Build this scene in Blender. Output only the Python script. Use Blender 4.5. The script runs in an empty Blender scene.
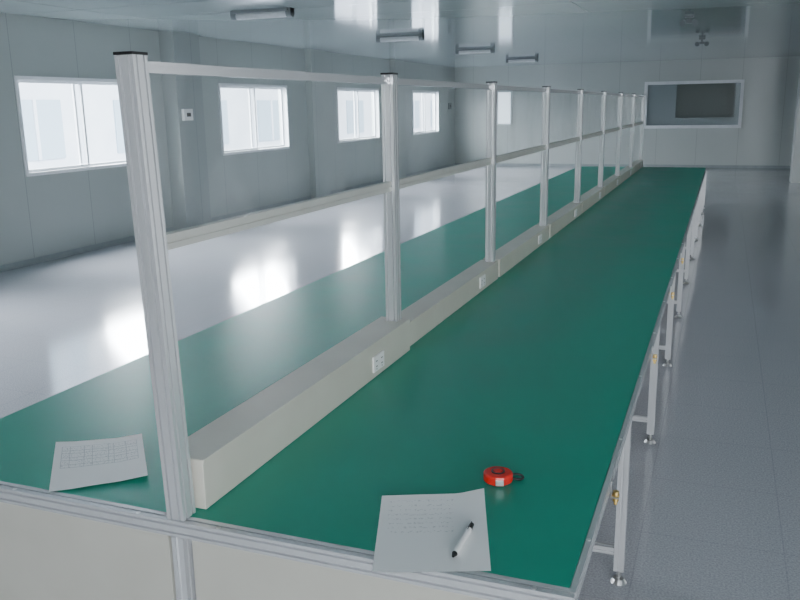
import bpy, bmesh, math, random
from mathutils import Vector, Matrix
random.seed(4)
SC=bpy.context.scene
COL=SC.collection
# ---------------- camera ----------------
CX,CY,CZ=1.442,-1.818,1.918; YAW,PIT,ROL,F=0.371,0.229,-0.017,828.07
fw=Vector((-math.sin(YAW)*math.cos(PIT),math.cos(YAW)*math.cos(PIT),-math.sin(PIT)))
r0=Vector((math.cos(YAW),math.sin(YAW),0)); u0=r0.cross(fw)
r2=r0*math.cos(ROL)+u0*math.sin(ROL); u2=-r0*math.sin(ROL)+u0*math.cos(ROL)
cd=bpy.data.cameras.new('camera'); cam=bpy.data.objects.new('camera',cd); COL.objects.link(cam)
cd.sensor_width=36; cd.lens=F/800*36; cd.clip_start=.05; cd.clip_end=300
M=Matrix((r2,u2,-fw)).transposed().to_4x4(); M.translation=Vector((CX,CY,CZ)); cam.matrix_world=M
SC.camera=cam
C=Vector((CX,CY,CZ))
def un(px,py,axis,v):
    d=fw+r2*((px-400)/F)+u2*((300-py)/F)
    t=(v-C[axis])/d[axis]
    return C+d*t
# ---------------- materials ----------------
def mat(name,col,rough=.5,metal=0,spec=.5,**k):
    m=bpy.data.materials.new(name); m.use_nodes=True
    b=m.node_tree.nodes['Principled BSDF']
    b.inputs['Base Color'].default_value=(*col,1); b.inputs['Roughness'].default_value=rough
    b.inputs['Metallic'].default_value=metal; b.inputs['Specular IOR Level'].default_value=spec
    return m
def N(m,t,**k):
    n=m.node_tree.nodes.new(t)
    for a,v in k.items(): setattr(n,a,v)
    return n
def L(m,a,b): m.node_tree.links.new(a,b)
def math_(m,op,a,b=None):
    n=N(m,'ShaderNodeMath',operation=op)
    for i,v in enumerate((a,b)):
        if v is None: continue
        if isinstance(v,(int,float)): n.inputs[i].default_value=v
        else: L(m,v,n.inputs[i])
    return n.outputs[0]
def mixc(m,fac,a,b):
    n=N(m,'ShaderNodeMix',data_type='RGBA')
    if isinstance(fac,(int,float)): n.inputs[0].default_value=fac
    else: L(m,fac,n.inputs[0])
    for i,v in ((6,a),(7,b)):
        if isinstance(v,tuple): n.inputs[i].default_value=(*v,1)
        else: L(m,v,n.inputs[i])
    return n.outputs[2]
def coords(m):
    tc=N(m,'ShaderNodeTexCoord'); s=N(m,'ShaderNodeSeparateXYZ'); L(m,tc.outputs['Object'],s.inputs[0])
    return tc.outputs['Object'],s.outputs
def noise(m,vec,scale,detail=3,rough=.5):
    n=N(m,'ShaderNodeTexNoise'); n.inputs['Scale'].default_value=scale; n.inputs['Detail'].default_value=detail; n.inputs['Roughness'].default_value=rough
    L(m,vec,n.inputs['Vector']); return n.outputs['Fac']
def ramp(m,fac,a,b,lo,hi):
    n=N(m,'ShaderNodeValToRGB'); n.color_ramp.elements[0].position=lo; n.color_ramp.elements[1].position=hi
    n.color_ramp.elements[0].color=(*a,1); n.color_ramp.elements[1].color=(*b,1); L(m,fac,n.inputs[0]); return n.outputs[0]
def seam(m,c,period,w,off=0.):
    a=math_(m,'ADD',c,off+1000*period); f=math_(m,'MODULO',a,period); return math_(m,'LESS_THAN',f,w)
def bsdf(m): return m.node_tree.nodes['Principled BSDF']
def bump(m,h,strength,dist=.002):
    n=N(m,'ShaderNodeBump'); n.inputs['Strength'].default_value=strength; n.inputs['Distance'].default_value=dist
    L(m,h,n.inputs['Height']); L(m,n.outputs[0],bsdf(m).inputs['Normal'])

def speckled(name,a,b,rough,scale=60,spec=.5,metal=0,bs=0):
    m=mat(name,a,rough,metal,spec); v,s=coords(m); n=noise(m,v,scale)
    L(m,ramp(m,n,a,b,.35,.65),bsdf(m).inputs['Base Color'])
    if bs: bump(m,n,bs)
    return m
# floor
mfloor=mat('floor_vinyl',(.3,.3,.35),.2,0,.75)
v,s=coords(mfloor)
n1=noise(mfloor,v,110,3,.7); n2=noise(mfloor,v,1.2,3)
c=ramp(mfloor,n1,(.36,.365,.40),(.55,.56,.60),.38,.64)
c=mixc(mfloor,math_(mfloor,'MULTIPLY',n2,.2),c,(.41,.415,.455))
sm=math_(mfloor,'MAXIMUM',seam(mfloor,s[0],.6,.006),seam(mfloor,s[1],.6,.006))
c=mixc(mfloor,math_(mfloor,'MULTIPLY',sm,.22),c,(.18,.18,.21)); L(mfloor,c,bsdf(mfloor).inputs['Base Color'])
L(mfloor,math_(mfloor,'ADD',math_(mfloor,'MULTIPLY',n2,.08),.08),bsdf(mfloor).inputs['Roughness'])
bump(mfloor,noise(mfloor,v,2.0,1),.06,.01)
# ceiling
mceil=mat('ceiling_panel',(.42,.48,.49),.09,0,.95)
v,s=coords(mceil); sm=math_(mceil,'MAXIMUM',seam(mceil,s[1],1.15,.02,.3),seam(mceil,s[0],5.5,.02,.4))
L(mceil,mixc(mceil,math_(mceil,'MULTIPLY',sm,.6),(.43,.50,.51),(.18,.21,.22)),bsdf(mceil).inputs['Base Color'])
bump(mceil,noise(mceil,v,1.1,1),.06,.02)
# walls
def wallmat(name,ax,col):
    m=mat(name,col,.3,0,.5); v,s=coords(m); n=noise(m,v,1.0,3)
    sm=seam(m,s[ax],1.15,.012,.5)
    c=mixc(m,math_(m,'MULTIPLY',n,.15),col,tuple(x*.8 for x in col))
    L(m,mixc(m,math_(m,'MULTIPLY',sm,.5),c,tuple(x*.45 for x in col)),bsdf(m).inputs['Base Color']); return m
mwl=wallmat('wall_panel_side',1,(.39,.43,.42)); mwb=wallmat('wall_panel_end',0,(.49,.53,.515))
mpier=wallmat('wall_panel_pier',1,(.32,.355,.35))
mbase=speckled('skirting_grey',(.32,.36,.37),(.28,.32,.33),.4,6)
mwhite=speckled('white_painted_frame',(.82,.85,.87),(.78,.81,.84),.35,8)
malu=speckled('anodised_aluminium',(.79,.80,.82),(.80,.81,.83),.27,2,metal=.55)
mgreen=mat('green_rubber_mat',(.0,.17,.12),.4,0,.4)
v,s=coords(mgreen); gn=noise(mgreen,v,2.5,4); L(mgreen,ramp(mgreen,gn,(.0003,.315,.215),(.0006,.36,.245),.3,.7),bsdf(mgreen).inputs['Base Color'])
L(mgreen,math_(mgreen,'ADD',math_(mgreen,'MULTIPLY',gn,.12),.30),bsdf(mgreen).inputs['Roughness'])
mbeige=speckled('beige_coated_steel',(.62,.60,.53),(.59,.57,.50),.42,5)
mrail=speckled('beige_grey_rail',(.60,.60,.56),(.64,.64,.60),.4,5,metal=.2)
mpanel=speckled('cream_laminate',(.52,.51,.46),(.49,.48,.43),.5,4)
mboard=speckled('chipboard_underside',(.25,.22,.18),(.32,.28,.22),.8,40)
mblack=mat('black_plastic',(.012,.012,.013),.4)
msteel=speckled('zinc_steel',(.45,.45,.45),(.6,.6,.6),.35,50,metal=.9)
mbrass=speckled('brass',(.6,.42,.12),(.7,.5,.2),.3,60,metal=.9)
mred=speckled('red_plastic',(.75,.03,.02),(.65,.02,.015),.25,30)
mwp=mat('white_plastic',(.92,.92,.92),.35)
mslot=mat('socket_slot_dark',(.02,.02,.02),.6)
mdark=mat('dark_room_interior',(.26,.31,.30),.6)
mlight=mat('light_grey_blind',(.36,.41,.41),.6)
mdif=speckled('lamp_diffuser',(.55,.58,.6),(.5,.53,.55),.3,10)
mgrey=mat('grey_lamp_housing',(.16,.18,.19),.4)
def clear(name,base,edge,tint,rough=.03,haze=0):
    m=bpy.data.materials.new(name); m.use_nodes=True; nt=m.node_tree; nt.nodes.clear()
    o=N(m,'ShaderNodeOutputMaterial'); t=N(m,'ShaderNodeBsdfTransparent'); g=N(m,'ShaderNodeBsdfGlossy'); x=N(m,'ShaderNodeMixShader')
    t.inputs[0].default_value=(*tint,1); g.inputs['Roughness'].default_value=rough
    lw=N(m,'ShaderNodeLayerWeight'); lw.inputs[0].default_value=.5
    f=math_(m,'ADD',math_(m,'MULTIPLY',math_(m,'POWER',lw.outputs['Facing'],4.),edge),base)
    L(m,f,x.inputs[0]); L(m,t.outputs[0],x.inputs[1]); L(m,g.outputs[0],x.inputs[2])
    last=x
    if haze:
        d=N(m,'ShaderNodeBsdfDiffuse'); d.inputs[0].default_value=(.8,.82,.83,1); x2=N(m,'ShaderNodeMixShader'); 
        tc=N(m,'ShaderNodeTexCoord'); mp=N(m,'ShaderNodeMapping'); mp.inputs['Scale'].default_value=(1,1.4,1.0); mp.inputs['Rotation'].default_value=(.4,0,0); L(m,tc.outputs['Object'],mp.inputs[0])
        nn=noise(m,mp.outputs[0],2.0,2,.5)
        L(m,math_(m,'MULTIPLY',math_(m,'POWER',nn,3.),haze),x2.inputs[0]); L(m,x.outputs[0],x2.inputs[1]); L(m,d.outputs[0],x2.inputs[2]); last=x2
        b=N(m,'ShaderNodeBump'); b.inputs['Strength'].default_value=.4; b.inputs['Distance'].default_value=.03
        L(m,nn,b.inputs['Height']); L(m,b.outputs[0],g.inputs['Normal'])
    L(m,last.outputs[0],o.inputs[0]); return m
mclear=clear('clear_acrylic',.08,.18,(.96,.98,.975),.06,.65)
mglass=clear('window_glass',.02,.12,(.97,.98,.99))
mglass2=clear('inner_glass',.06,.1,(.9,.92,.94),.1)
# ---------------- mesh helpers ----------------
def newobj(name,bm,m=None,loc=None,parent=None,smooth=False):
    me=bpy.data.meshes.new(name); bmesh.ops.recalc_face_normals(bm,faces=bm.faces[:]); bm.to_mesh(me); bm.free()
    if m is not None:
        for mm in (m if isinstance(m,(list,tuple)) else [m]): me.materials.append(mm)
    if smooth:
        for p in me.polygons: p.use_smooth=True
    o=bpy.data.objects.new(name,me); COL.objects.link(o)
    if loc is not None: o.location=loc
    if parent is not None: o.parent=parent
    return o
def bx(bm,x0,x1,y0,y1,z0,z1,mi=0,bev=0):
    r=bmesh.ops.create_cube(bm,size=1,matrix=Matrix.Translation(((x0+x1)/2,(y0+y1)/2,(z0+z1)/2))@Matrix.Diagonal((x1-x0,y1-y0,z1-z0,1)))
    fs=set(f for v_ in r['verts'] for f in v_.link_faces)
    for f in fs: f.material_index=mi
    if bev:
        es=list(set(e for v_ in r['verts'] for e in v_.link_edges))
        bmesh.ops.bevel(bm,geom=es,offset=bev,segments=3,affect='EDGES',profile=.5)
def box(name,x0,x1,y0,y1,z0,z1,m,parent=None,bev=0,loc=None):
    bm=bmesh.new(); bx(bm,x0,x1,y0,y1,z0,z1,0,bev); return newobj(name,bm,m,loc,parent)
def sheet(name,ps,m,parent=None):
    bm=bmesh.new(); bm.faces.new([bm.verts.new(p) for p in ps]); return newobj(name,bm,m,None,parent)
def cyl(bm,p0,p1,r,seg=16,r1=None,mi=0):
    p0=Vector(p0);p1=Vector(p1); d=p1-p0
    q=d.to_track_quat('Z','Y').to_matrix().to_4x4(); q.translation=(p0+p1)/2
    r_=bmesh.ops.create_cone(bm,cap_ends=True,segments=seg,radius1=r,radius2=r if r1 is None else r1,depth=d.length,matrix=q)
    for f in set(f for v_ in r_['verts'] for f in v_.link_faces): f.material_index=mi
def slotpoly(w,h,sw=.008,sd=.006,nw=1,nh=1):
    def side(Ln,n):
        pts=[(0,0)]
        for i in range(n):
            c=Ln*(i+.5)/n
            pts+=[(c-sw/2,0),(c-sw/2,sd),(c+sw/2,sd),(c+sw/2,0)]
        return pts
    out=[]
    for (Ln,n,o,dx,nx) in ((w,nw,(-w/2,-h/2),(1,0),(0,1)),(h,nh,(w/2,-h/2),(0,1),(-1,0)),(w,nw,(w/2,h/2),(-1,0),(0,-1)),(h,nh,(-w/2,h/2),(0,-1),(1,0))):
        for a,b in side(Ln,n): out.append((o[0]+dx[0]*a+nx[0]*b,o[1]+dx[1]*a+nx[1]*b))
    return out
def profile(name,p0,p1,w,h,up=(0,0,1),m=malu,parent=None,nw=1,nh=1,sw=.008,sd=.006):
    p0=Vector(p0);p1=Vector(p1); d=(p1-p0); ln=d.length; d.normalize(); upv=Vector(up)
    s_=d.cross(upv).normalized(); t_=s_.cross(d).normalized()
    bm=bmesh.new(); P=slotpoly(w,h,sw,sd,nw,nh)
    a=[bm.verts.new(s_*x+t_*y) for x,y in P]; b_=[bm.verts.new(s_*x+t_*y+d*ln) for x,y in P]
    bm.faces.new(a); bm.faces.new(b_[::-1])
    for i in range(len(P)):
        j=(i+1)%len(P); bm.faces.new((a[i],a[j],b_[j],b_[i]))
    o=newobj(name,bm,m,p0,parent); return o
def empty(name,loc,label=None,cat=None,group=None):
    e=bpy.data.objects.new(name,None); e.empty_display_size=.1; COL.objects.link(e); e.location=loc
    tag(e,label,cat,group); return e
def tag(o,label=None,cat=None,group=None):
    if label: o['label']=label
    if cat: o['category']=cat
    if group: o['group']=group
def struct(o,label):
    o['kind']='structure'; o['label']=label; o['category']='room '+o.name.split('_')[0]; return o
def reparent(o,par):
    bpy.context.view_layer.update()
    o.parent=par; o.location=o.location-par.location
# ---------------- room ----------------
XW=-6.87; YB=24.78; ZC=3.12; XR=8.5; YF=-7.0; T=.2
struct(box('floor',XW-T,XR+T,YF-T,YB+T,-.1,0,mfloor),'speckled grey glossy vinyl floor')
struct(box('ceiling',XW-T,XR+T,YF-T,YB+T,ZC,ZC+.1,mceil),'glossy blue-grey panelled ceiling')
WZ0,WZ1=1.127,2.377
wins=[(1.6,4.1),(6.42,8.75),(10.96,13.44),(15.77,18.28),(20.75,23.1)]
bm=bmesh.new()
ys=[YF]
for a,b_ in wins: ys+=[a,b_]
ys.append(YB)
bx(bm,XW-T,XW,YF,YB,0,WZ0); bx(bm,XW-T,XW,YF,YB,WZ1,ZC)
for i in range(0,len(ys),2): bx(bm,XW-T,XW,ys[i],ys[i+1],WZ0,WZ1)
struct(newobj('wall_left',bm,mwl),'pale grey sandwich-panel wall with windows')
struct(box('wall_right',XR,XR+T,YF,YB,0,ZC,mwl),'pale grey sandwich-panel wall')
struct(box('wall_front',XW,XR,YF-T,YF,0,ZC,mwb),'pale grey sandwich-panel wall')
a=un(645,82,1,YB); b_=un(741,128,1,YB); bw=(a.x,b_.x,b_.z,a.z)
a=un(497,91,1,YB); b_=un(512,125,1,YB); bw2=(a.x,b_.x,b_.z,a.z)
bm=bmesh.new()
bx(bm,XW,XR,YB,YB+T,0,bw[2]); bx(bm,XW,XR,YB,YB+T,bw[3],ZC)
bx(bm,XW,bw[0],YB,YB+T,bw[2],bw[3]); bx(bm,bw[1],XR,YB,YB+T,bw[2],bw[3])
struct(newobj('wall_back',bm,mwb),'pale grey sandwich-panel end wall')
struct(box('baseboard_left',XW,XW+.015,YF,YB,0,.08,mbase),'grey skirting strip')
struct(box('baseboard_back',XW,XR,YB-.015,YB,0,.08,mbase),'grey skirting strip')
def pil(i,y0,y1,d=.14,m=None):
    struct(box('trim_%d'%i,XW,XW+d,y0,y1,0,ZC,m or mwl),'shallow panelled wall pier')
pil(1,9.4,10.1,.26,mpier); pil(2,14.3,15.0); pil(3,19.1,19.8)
for i,(y0,y1) in enumerate(wins):
    e=empty('window_%d'%(i+1),(XW-.08,(y0+y1)/2,WZ0)); e['kind']='structure'; e['label']='white aluminium sliding window'; e['category']='window'
    bm=bmesh.new(); w=(y1-y0)/2; h=WZ1-WZ0; t=.045
    bx(bm,-.05,.1,-w,w,0,t); bx(bm,-.05,.1,-w,w,h-t,h); bx(bm,-.05,.1,-w,-w+t,t,h-t); bx(bm,-.05,.1,w-t,w,t,h-t)
    newobj('window_frame',bm,mwhite,None,e)
    for sgn,xo in ((-1,.03),(1,-.02)):
        bm=bmesh.new(); ya,yb=sorted((sgn*(w-t),-sgn*.06)); q=.035
        bx(bm,xo-.015,xo+.015,ya,ya+q,t,h-t); bx(bm,xo-.015,xo+.015,yb-q,yb,t,h-t); bx(bm,xo-.015,xo+.015,ya+q,yb-q,t,t+q); bx(bm,xo-.015,xo+.015,ya+q,yb-q,h-t-q,h-t)
        sa=newobj('sliding_sash',bm,mwhite,None,e)
        sheet('glass_pane',[(xo,ya+q,t+q),(xo,yb-q,t+q),(xo,yb-q,h-t-q),(xo,ya+q,h-t-q)],mglass,sa)
# back observation window
e=empty('window_6',((bw[0]+bw[1])/2,YB,bw[2])); e['kind']='structure'; e['label']='white-framed dark interior observation window'; e['category']='window'
w=(bw[1]-bw[0])/2; h=bw[3]-bw[2]; t=.09
bm=bmesh.new()
bx(bm,-w,w,-.06,.1,0,t); bx(bm,-w,w,-.06,.1,h-t,h); bx(bm,-w,-w+t,-.06,.1,t,h-t); bx(bm,w-t,w,-.06,.1,t,h-t)
xm=-w+2*w*.33
newobj('window_frame',bm,mwhite,None,e)
box('grey_blind',-w+t,xm,.06,.08,t,h-t,mlight,e)
sheet('glass_pane',[(-w+t,.02,t),(w-t,.02,t),(w-t,.02,h-t),(-w+t,.02,h-t)],mglass2,e)
box('blind_strip',xm,w-t,.06,.08,t,t+.22,mlight,e)
box('blind_strip',w-t-.12,w-t,.06,.08,t+.22,h-t,mlight,e)
bm=bmesh.new(); rx=bw[0]-1,bw[1]+2
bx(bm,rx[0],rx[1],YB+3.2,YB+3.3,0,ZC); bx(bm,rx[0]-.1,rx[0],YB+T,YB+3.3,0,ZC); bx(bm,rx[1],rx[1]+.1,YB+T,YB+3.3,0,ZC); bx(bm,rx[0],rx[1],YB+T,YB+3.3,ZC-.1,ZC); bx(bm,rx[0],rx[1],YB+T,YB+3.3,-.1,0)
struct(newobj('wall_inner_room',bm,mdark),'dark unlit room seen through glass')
# narrow window on end wall
e=empty('window_7',((bw2[0]+bw2[1])/2,YB,bw2[2])); e['kind']='structure'; e['label']='small bright window on the end wall'; e['category']='window'
w=(bw2[1]-bw2[0])/2; h=bw2[3]-bw2[2]; t=.05
bm=bmesh.new(); bx(bm,-w,w,-.04,0,0,t); bx(bm,-w,w,-.04,0,h-t,h); bx(bm,-w,-w+t,-.04,0,t,h-t); bx(bm,w-t,w,-.04,0,t,h-t)
newobj('window_frame',bm,mwhite,None,e)
mpg=mat('glowing_daylight_pane',(.7,.8,.85),.3); bsdf(mpg).inputs['Emission Color'].default_value=(.75,.88,1,1); bsdf(mpg).inputs['Emission Strength'].default_value=1.8  # daylight is put into the pane as emission; wall behind is solid
box('glass_pane',-w+t,w-t,-.02,-.005,t,h-t,mpg,e)
p=un(791,183,2,0.)
struct(box('trim_4',p.x,p.x+.6,p.y,p.y+.6,0,ZC,mwb),'square panelled room column')
# exterior facade
bm=bmesh.new(); FX=-15.
bx(bm,FX-1,FX,-20,80,-3,14,0)
for zz in (-2.6,.75,4.1):
    for yy in range(-18,78,4):
        bx(bm,FX,FX+.05,yy,yy+1.9,zz,zz+1.5,1)
        bx(bm,FX,FX+.1,yy+.9,yy+1.0,zz,zz+1.5,0)
mfac=speckled('pale_facade_paint',(.78,.82,.88),(.70,.75,.82),.9,1); mfg=mat('facade_window_glass',(.42,.53,.62),.5)
o=newobj('wall_outside',bm,[mfac,mfg]); struct(o,'pale sunlit neighbouring facade outside the windows')
o=box('floor_outside',-40,XW-T,-30,80,-3.1,-3,mfac); struct(o,'pale outdoor paving')
# ---------------- worktable ----------------
TX0,TX1,TY0,TY1,TZ=-1.158,1.174,0.0,14.46,.75
tb=empty('worktable',(0,0,0),'long green-topped assembly worktable with aluminium frame','workbench')
box('tabletop_board',TX0+.041,TX1-.041,TY0+.04,TY1-.04,TZ-.032,TZ-.0045,mboard,tb)
o=box('rubber_mat',TX0+.012,TX1-.018,TY0+.04,TY1-.04,TZ-.004,TZ-.0005,mgreen,tb); o['label']='dark green antistatic rubber mat'
profile('front_rail',(TX0,.02,TZ-.025),(TX1,.02,TZ-.025),.04,.05,(0,0,1),malu,tb,1,2,.007,.012)
profile('back_rail',(TX0,TY1-.02,TZ-.025),(TX1,TY1-.02,TZ-.025),.04,.05,(0,0,1),malu,tb,1,2,.006)
for x in (TX0+.02,TX1-.02):
    profile('side_rail',(x,TY0+.041,TZ-.0245),(x,TY1-.041,TZ-.0245),.04,.04,(0,0,1),malu,tb,1,1)
for x0,x1 in ((TX0+.042,-.02),(.062,TX1-.042)):
    o=box('front_panel',x0,x1,.012,.026,.1,TZ-.052,mpanel,tb,.001); o['label']='cream laminate end panel'
legy=[.02]+[1.348+1.535*k for k in range(0,9)]+[TY1-.02]
lx=[TX0+.02,.02,TX1-.02]
for y in legy:
    for x in lx:
        top=TZ-.052 if y in (legy[0],legy[-1]) else TZ-.046
        if x==.02 and y not in (legy[0],legy[-1]): top=TZ-.033
        lg=profile('leg',(x,y,.055),(x,y,top),.04,.04,(0,1,0),malu,tb)
        bm=bmesh.new(); cyl(bm,(0,0,.018),(0,0,.0),.022,20,.034)
        cyl(bm,(0,0,.001),(0,0,.055),.0065,10); cyl(bm,(0,0,.03),(0,0,.038),.012,6)
        f_=newobj('levelling_foot',bm,msteel,(0,0,-.055),lg,False); f_['label']='zinc levelling foot'
    for xa,xb in ((lx[0]+.02,lx[1]-.02),(lx[1]+.02,lx[2]-.02)):
        profile('cross_brace',(xa,y,.14),(xb,y,.14),.03,.03,(0,0,1),malu,tb)
def bolt(x,y,z=TZ):
    bm=bmesh.new(); cyl(bm,(0,0,-.002),(0,0,.001),.007,10); newobj('bolt_head',bm,msteel,(x,y,z),tb)
for x in [TX0+.1,-.6,-.12,.16,TX1-.1]: bolt(x,.01)
yy=.3
while yy<6: bolt(TX1-.009,yy,TZ-.0045); yy+=.75
for k,(px,py) in enumerate([(612,466),(653,330),(671,280),(681,250)]):
    q=un(px,py,0,TX1)
    e=empty('hose_coupling',(TX1+.010,q.y,TZ-.062),'small brass air fitting hanging below table edge','pipe fitting','brass air fittings under the table edge')
    bm=bmesh.new(); bx(bm,-.009,-.006,-.018,.018,-.005,.05,0,.001); bx(bm,-.009,.016,-.018,.018,-.008,-.004,0,.001); newobj('bracket',bm,msteel,None,e)
    bm=bmesh.new(); cyl(bm,(.006,0,.012),(.006,0,-.022),.010,12); cyl(bm,(.006,0,-.022),(.006,0,-.034),.006,12); cyl(bm,(.006,0,0),(.006,0,-.006),.013,6); newobj('brass_body',bm,mbrass,None,e)
# ---------------- partition frame ----------------
S=1.802; ZT=2.061; DH=[.158]+[.126]*7
pf=empty('partition_frame',(0,.035,TZ),'tall aluminium post-and-rail divider frame on table','divider frame')
def postpos(n): return (0,.036 if n==0 else n*S)
for n in range(9):
    x,y=postpos(n); z0=TZ+.0015 if n==0 else TZ+.0035+DH[n-1]
    a=Vector((.016 if n==0 else 0,y,z0)); b_=Vector((-.024 if n==0 else 0,y,ZT))
    o=profile('post',a,b_,.058,.060,(0,1,0),malu,None,2,2,.007,.014); reparent(o,pf)
    o=box('end_cap',-.031,.031,-.032,.032,0,.008,mblack,None,.0015,b_+Vector((0,0,.0005))); reparent(o,pf)
for n in range(8):
    y0=postpos(n)[1]+.031; y1=(n+1)*S-.031
    xt=-.022 if n==0 else 0
    for z,xx,hh,mm in ((ZT-.028,xt,.030,malu),(1.560,-.006 if n==0 else 0,.044,mrail)):
        o=profile('rail',(xx,y0,z),(0,y1,z),.03,hh,(0,0,1),mm,None,1,1,.008,.006); reparent(o,pf)
    o=sheet('clear_panel',[(0,y0,1.583),(0,y1,1.583),(0,y1,ZT-.044),(0,y0,ZT-.044)],mclear); reparent(o,pf); o['label']='clear acrylic pane'
# ---------------- cable ducts ----------------
sq=un(379,361,0,.067)
def duct(y0,y1,h,first):
    w=.074 if first else .060; cx=-.009 if first else -.016
    e=empty('cable_duct',(cx,y0,TZ+.0012),'beige steel cable duct box with wall sockets on table','cable duct','cable ducts along the table centre')
    Ln=y1-y0
    bm=bmesh.new(); bx(bm,-w,w,0,Ln,0,h,0,.003); bx(bm,-w-.0015,w+.0015,.002,Ln-.002,h-.012,h+.0015,0,.001)
    newobj('duct_body',bm,mbeige,None,e)
    yc=Ln-(1.861-sq.y); zc=sq.z-TZ
    bm=bmesh.new(); H=.036; W=.06
    bx(bm,w,w+.009,yc-W,yc+W,zc-H,zc+H,0,.003)
    for dy in (-.03,.03):
        for dz in (-.012,.012): bx(bm,w+.0088,w+.0096,yc+dy-.008,yc+dy+.008,zc+dz-.002,zc+dz+.002,1)
        bx(bm,w+.0088,w+.0096,yc+dy-.002,yc+dy+.002,zc-.028,zc-.02,1)
    so=newobj('power_socket',bm,[mwp,mslot],None,e); so['label']='white plastic power socket plate'
    return e
edges=[.09]+[n*S+.055 for n in range(1,8)]+[14.45]
for i in range(8): duct(edges[i]+(.045 if i else 0),edges[i+1]-.008,DH[i],i==0)
# ---------------- papers ----------------
def paper(name,px,label,kind,curl):
    P=[un(a,b,2,TZ+.001) for a,b in px]
    c=sum(P,Vector())/4
    bm=bmesh.new(); n=14; g=[]
    for i in range(n+1):
        row=[]
        for j in range(n+1):
            u=i/n; v_=j/n
            p=(P[0]*(1-u)+P[1]*u)*(1-v_)+(P[3]*(1-u)+P[2]*u)*v_
            row.append(bm.verts.new((p.x-c.x,p.y-c.y,curl(u,v_))))
        g.append(row)
    uv=bm.loops.layers.uv.new('UVMap')
    for i in range(n):
        for j in range(n):
            f=bm.faces.new((g[i][j],g[i+1][j],g[i+1][j+1],g[i][j+1]))
            for lp,(a,b) in zip(f.loops,((i,j),(i+1,j),(i+1,j+1),(i,j+1))): lp[uv].uv=(a/n,1-b/n)
    m=mat('printed_paper_'+kind,(.8,.82,.85),.6)
    tc=N(m,'ShaderNodeTexCoord'); s_=N(m,'ShaderNodeSeparateXYZ'); L(m,tc.outputs['UV'],s_.inputs[0]); U,V=s_.outputs[0],s_.outputs[1]
    mp=N(m,'ShaderNodeMapping'); L(m,tc.outputs['UV'],mp.inputs[0])
    def rng(c_,lo,hi): return math_(m,'MULTIPLY',math_(m,'GREATER_THAN',c_,lo),math_(m,'LESS_THAN',c_,hi))
    def mx(a_,b_): return math_(m,'MAXIMUM',a_,b_)
    if kind=='table':
        area=math_(m,'MULTIPLY',rng(U,.08,.93),rng(V,.42,.88))
        vl=None
        for c0 in (.08,.17,.33,.42,.60,.66,.80,.925):
            q_=rng(U,c0,c0+.006); vl=q_ if vl is None else mx(vl,q_)
        hl=None
        for c0 in (.42,.48,.57,.63,.72,.78,.875):
            q_=rng(V,c0,c0+.008); hl=q_ if hl is None else mx(hl,q_)
        mp.inputs['Scale'].default_value=(60,40,1); tx=math_(m,'GREATER_THAN',noise(m,mp.outputs[0],1,2),.58)
        ink=math_(m,'MULTIPLY',area,mx(mx(vl,hl),math_(m,'MULTIPLY',tx,.7))); st=.45
    else:
        area=math_(m,'MULTIPLY',rng(U,.08,.7),rng(V,.45,.93))
        ln=math_(m,'LESS_THAN',math_(m,'MODULO',V,.06),.026)
        mp.inputs['Scale'].default_value=(34,60,1); tx=math_(m,'GREATER_THAN',noise(m,mp.outputs[0],1,3),.56)
        ink=math_(m,'MULTIPLY',area,math_(m,'MULTIPLY',ln,tx)); st=.28
    L(m,mixc(m,math_(m,'MULTIPLY',ink,st),(.98,.98,.985),(.12,.13,.18)),bsdf(m).inputs['Base Color'])
    o=newobj(name,bm,m,Vector((c.x,c.y,TZ+.0014)),None,True); tag(o,label,'paper'); return o
paper('paper_sheet',[(56,443),(142,436),(148,478),(49,493)],'white sheet printed with a table, lying on green mat','table',lambda u,v:.008*max(0,v-.6)*math.sin(u*3.1)+.03*max(0,u-.7)+.02*max(0,.2-u))
paper('paper_sheet',[(382,498),(484,495),(491,571),(372,573)],'white handwritten sheet with a pen resting on it','hand',lambda u,v:.06*max(0,u-.75)*(1-v)+.03*max(0,.25-v)+.02*max(0,.2-u)*v)
# pen
a=un(453,556,2,TZ+.012); b_=un(472,524,2,TZ+.012); d=(b_-a); ln=d.length; d.normalize()
r=.008
cen=(a+b_)/2; cen.z=TZ+.0025+r
e=empty('ballpoint_pen',cen,'white ballpoint pen with black tip and cap lying on paper','pen'); e.rotation_euler=(0,0,math.atan2(d.y,d.x))
h=ln/2
bm=bmesh.new(); cyl(bm,(-h+.016,0,0),(h-.03,0,0),r,16); newobj('barrel',bm,mwp,None,e,False)
bm=bmesh.new(); cyl(bm,(h-.03,0,0),(h,0,0),r+.0006,16,r*.8); bx(bm,h-.045,h-.002,-.001,.001,r,r+.003,0,.0005); newobj('pen_cap',bm,mblack,None,e)
bm=bmesh.new(); cyl(bm,(-h,0,0),(-h+.016,0,0),r*.4,16,r); newobj('pen_tip',bm,mblack,None,e)
# tape measure
p=un(498,481,2,TZ)
e=empty('tape_measure',(p.x,p.y,TZ),'small red pocket tape measure with black strap','tape measure')
e.scale=(1.3,1.3,1.15); e.rotation_euler=(0,0,.3)
bm=bmesh.new(); pts=[]; R=.036
for k in range(25):
    a=math.radians(-60+k*(300/24.)); pts.append((R*math.cos(a),R*math.sin(a)*.95))
pts+= [(-R*.2,-R*1.0),(R*.35,-R*1.0)]
vs=[bm.verts.new((x,y,0.0)) for x,y in pts]; f=bm.faces.new(vs)
ex=bmesh.ops.extrude_face_region(bm,geom=[f]); bmesh.ops.translate(bm,verts=[g for g in ex['geom'] if isinstance(g,bmesh.types.BMVert)],vec=(0,0,.028))
es=[e_ for e_ in bm.edges if abs(e_.verts[0].co.z-e_.verts[1].co.z)<1e-6]
bmesh.ops.bevel(bm,geom=es,offset=.006,segments=3,affect='EDGES',profile=.5)
newobj('case',bm,mred,(0,0,.001),e)
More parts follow.
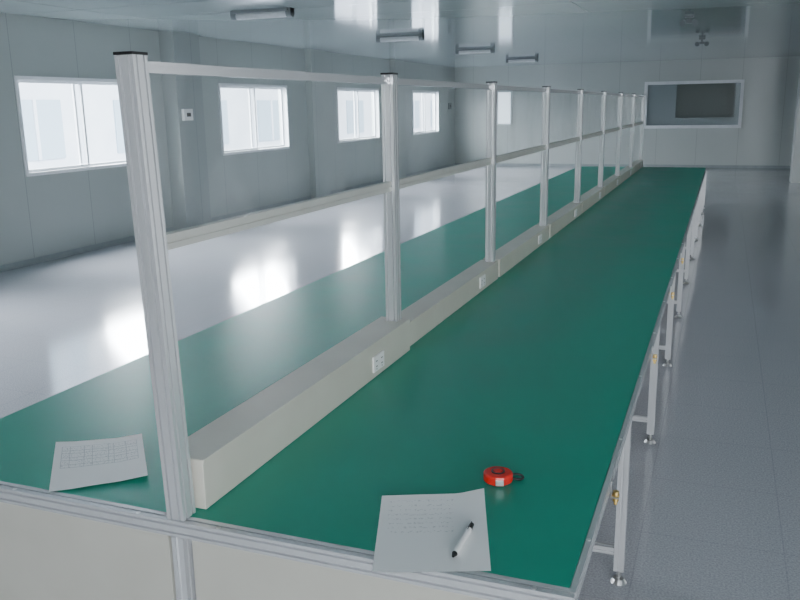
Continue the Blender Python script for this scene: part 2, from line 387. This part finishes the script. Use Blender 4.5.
bm=bmesh.new(); cyl(bm,(0,0,.028),(0,0,.0302),.017,28); newobj('round_label',bm,mblack,(0,0,.001),e)
bm=bmesh.new(); cyl(bm,(0,0,.0302),(0,0,.0308),.012,28); newobj('label_centre',bm,mred,(0,0,.001),e)
bm=bmesh.new(); bx(bm,-.008,.012,-.038,-.034,.004,.02,0,.001); newobj('tape_hook',bm,msteel,(0,0,.001),e)
cu=bpy.data.curves.new('strap','CURVE'); cu.dimensions='3D'; cu.bevel_depth=.0034; cu.bevel_resolution=3
sp=cu.splines.new('NURBS'); pp=[(.03,.012,.012),(.045,.018,.014),(.058,.022,.008),(.064,.014,.005),(.058,.002,.005),(.045,-.002,.006),(.032,.002,.010)]
sp.points.add(len(pp)-1)
for q,c_ in zip(sp.points,pp): q.co=(*c_,1)
sp.use_endpoint_u=True; cu.materials.append(mblack)
oc=bpy.data.objects.new('strap_curve',cu); COL.objects.link(oc); bpy.context.view_layer.update()
me=bpy.data.meshes.new_from_object(oc); bpy.data.objects.remove(oc)
o=bpy.data.objects.new('wrist_strap',me); COL.objects.link(o); o.parent=e
# ---------------- ceiling lamps ----------------
def lamp(px,py,Ln):
    p=un(px,py,2,ZC-.05)
    e=empty('ceiling_lamp',(p.x,p.y,ZC),'slim unlit fluorescent ceiling light fixture','ceiling lamp','fluorescent ceiling fixtures')
    bm=bmesh.new(); bx(bm,-Ln/2+.03,Ln/2-.03,-.09,.09,-.035,0,0,.006); newobj('housing',bm,mgrey,None,e)
    for s_ in (-1,1):
        bm=bmesh.new(); cyl(bm,(s_*(Ln/2-.07),0,-.055),(s_*Ln/2,0,-.055),.055,20); bx(bm,s_*(Ln/2-.035)-.035,s_*(Ln/2-.035)+.035,-.055,.055,-.055,0); newobj('end_cap',bm,mgrey,None,e)
    bm=bmesh.new(); cyl(bm,(-Ln/2+.07,0,-.06),(Ln/2-.07,0,-.06),.045,20); newobj('diffuser',bm,mdif,None,e)
for q in ((262,14,),(400,38),(475,51),(522,60)): lamp(q[0],q[1],.85)
for q in ((689,22),(702,43)):
    p=un(q[0],q[1],2,ZC-.1)
    e=empty('spot_lamp',(p.x,p.y,ZC),'small compact dark emergency spotlight on ceiling','ceiling lamp','ceiling spotlights')
    bm=bmesh.new(); bx(bm,-.06,.06,-.05,.05,-.04,0,0,.006); cyl(bm,(0,0,-.04),(0,0,-.08),.02,10); bx(bm,-.05,.05,-.03,.03,-.12,-.075,0,.008); newobj('mount',bm,mgrey,None,e)
    for s_ in (-1,1):
        bm=bmesh.new(); cyl(bm,(s_*.07,.02,-.1),(s_*.085,-.04,-.12),.035,16,.045)
        newobj('lamp_head',bm,mgrey,None,e)
p=un(176,115,0,XW+.26)
e=empty('switch_box',(XW+.26,min(9.9,max(9.6,p.y)),p.z),'small white electrical box on the wall pier','electrical box')
box('box_body',0,.05,-.12,.12,-.09,.09,mwp,e,.005); box('switch_button',.05,.06,-.05,.05,-.03,.03,mslot,e,.002)
p=un(452,106,0,XW+.03)
e=empty('wall_switch',(XW,min(p.y,24.2),p.z),'small dark switch plate on the wall','electrical box')
box('box_body',0,.04,-.12,.12,-.1,.1,mgrey,e,.005); box('switch_button',.04,.05,-.05,.05,-.04,.04,mslot,e,.002)
# ---------------- lights ----------------
w=bpy.data.worlds.new('world'); SC.world=w; w.use_nodes=True
w.node_tree.nodes['Background'].inputs[0].default_value=(.74,.87,1,1); w.node_tree.nodes['Background'].inputs[1].default_value=3.0
sd=bpy.data.lights.new('sun','SUN'); sd.energy=9; sd.angle=.01; sd.color=(1,.97,.94); so=bpy.data.objects.new('sun',sd); COL.objects.link(so)
so.rotation_euler=Vector((-.75,.15,-.65)).to_track_quat('-Z','Y').to_euler()
def area(name,loc,dirv,sx,sy,e,col):
    l=bpy.data.lights.new(name,'AREA'); l.shape='RECTANGLE'; l.size=sx; l.size_y=sy; l.energy=e; l.color=col
    o=bpy.data.objects.new(name,l); COL.objects.link(o); o.location=loc
    o.rotation_euler=Vector(dirv).to_track_quat('-Z','Z').to_euler(); return o
for i,(y0,y1) in enumerate(wins):
    area('window_skylight',(XW-1.9,(y0+y1)/2,3.8),(1.6,0,-1.5),4.0,2.2,2500,(.89,.945,1))
area('rear_fill',(4.4,YF+.3,1.9),(-.3,1,-.1),5,1.6,800,(.93,.965,1))  # added fill from behind the camera; front wall has no window
area('side_fill',(XR-.3,8,1.9),(-1,0,-.1),20,1.5,560,(.93,.965,1))  # added fill along the aisle; right wall has no opening
area('inner_room_lamp',((bw[0]+bw[1])/2,YB+1.5,ZC-.2),(0,0.01,-1),1,.3,9,(.9,.96,1))  # added light to lift the inner room, no fixture there
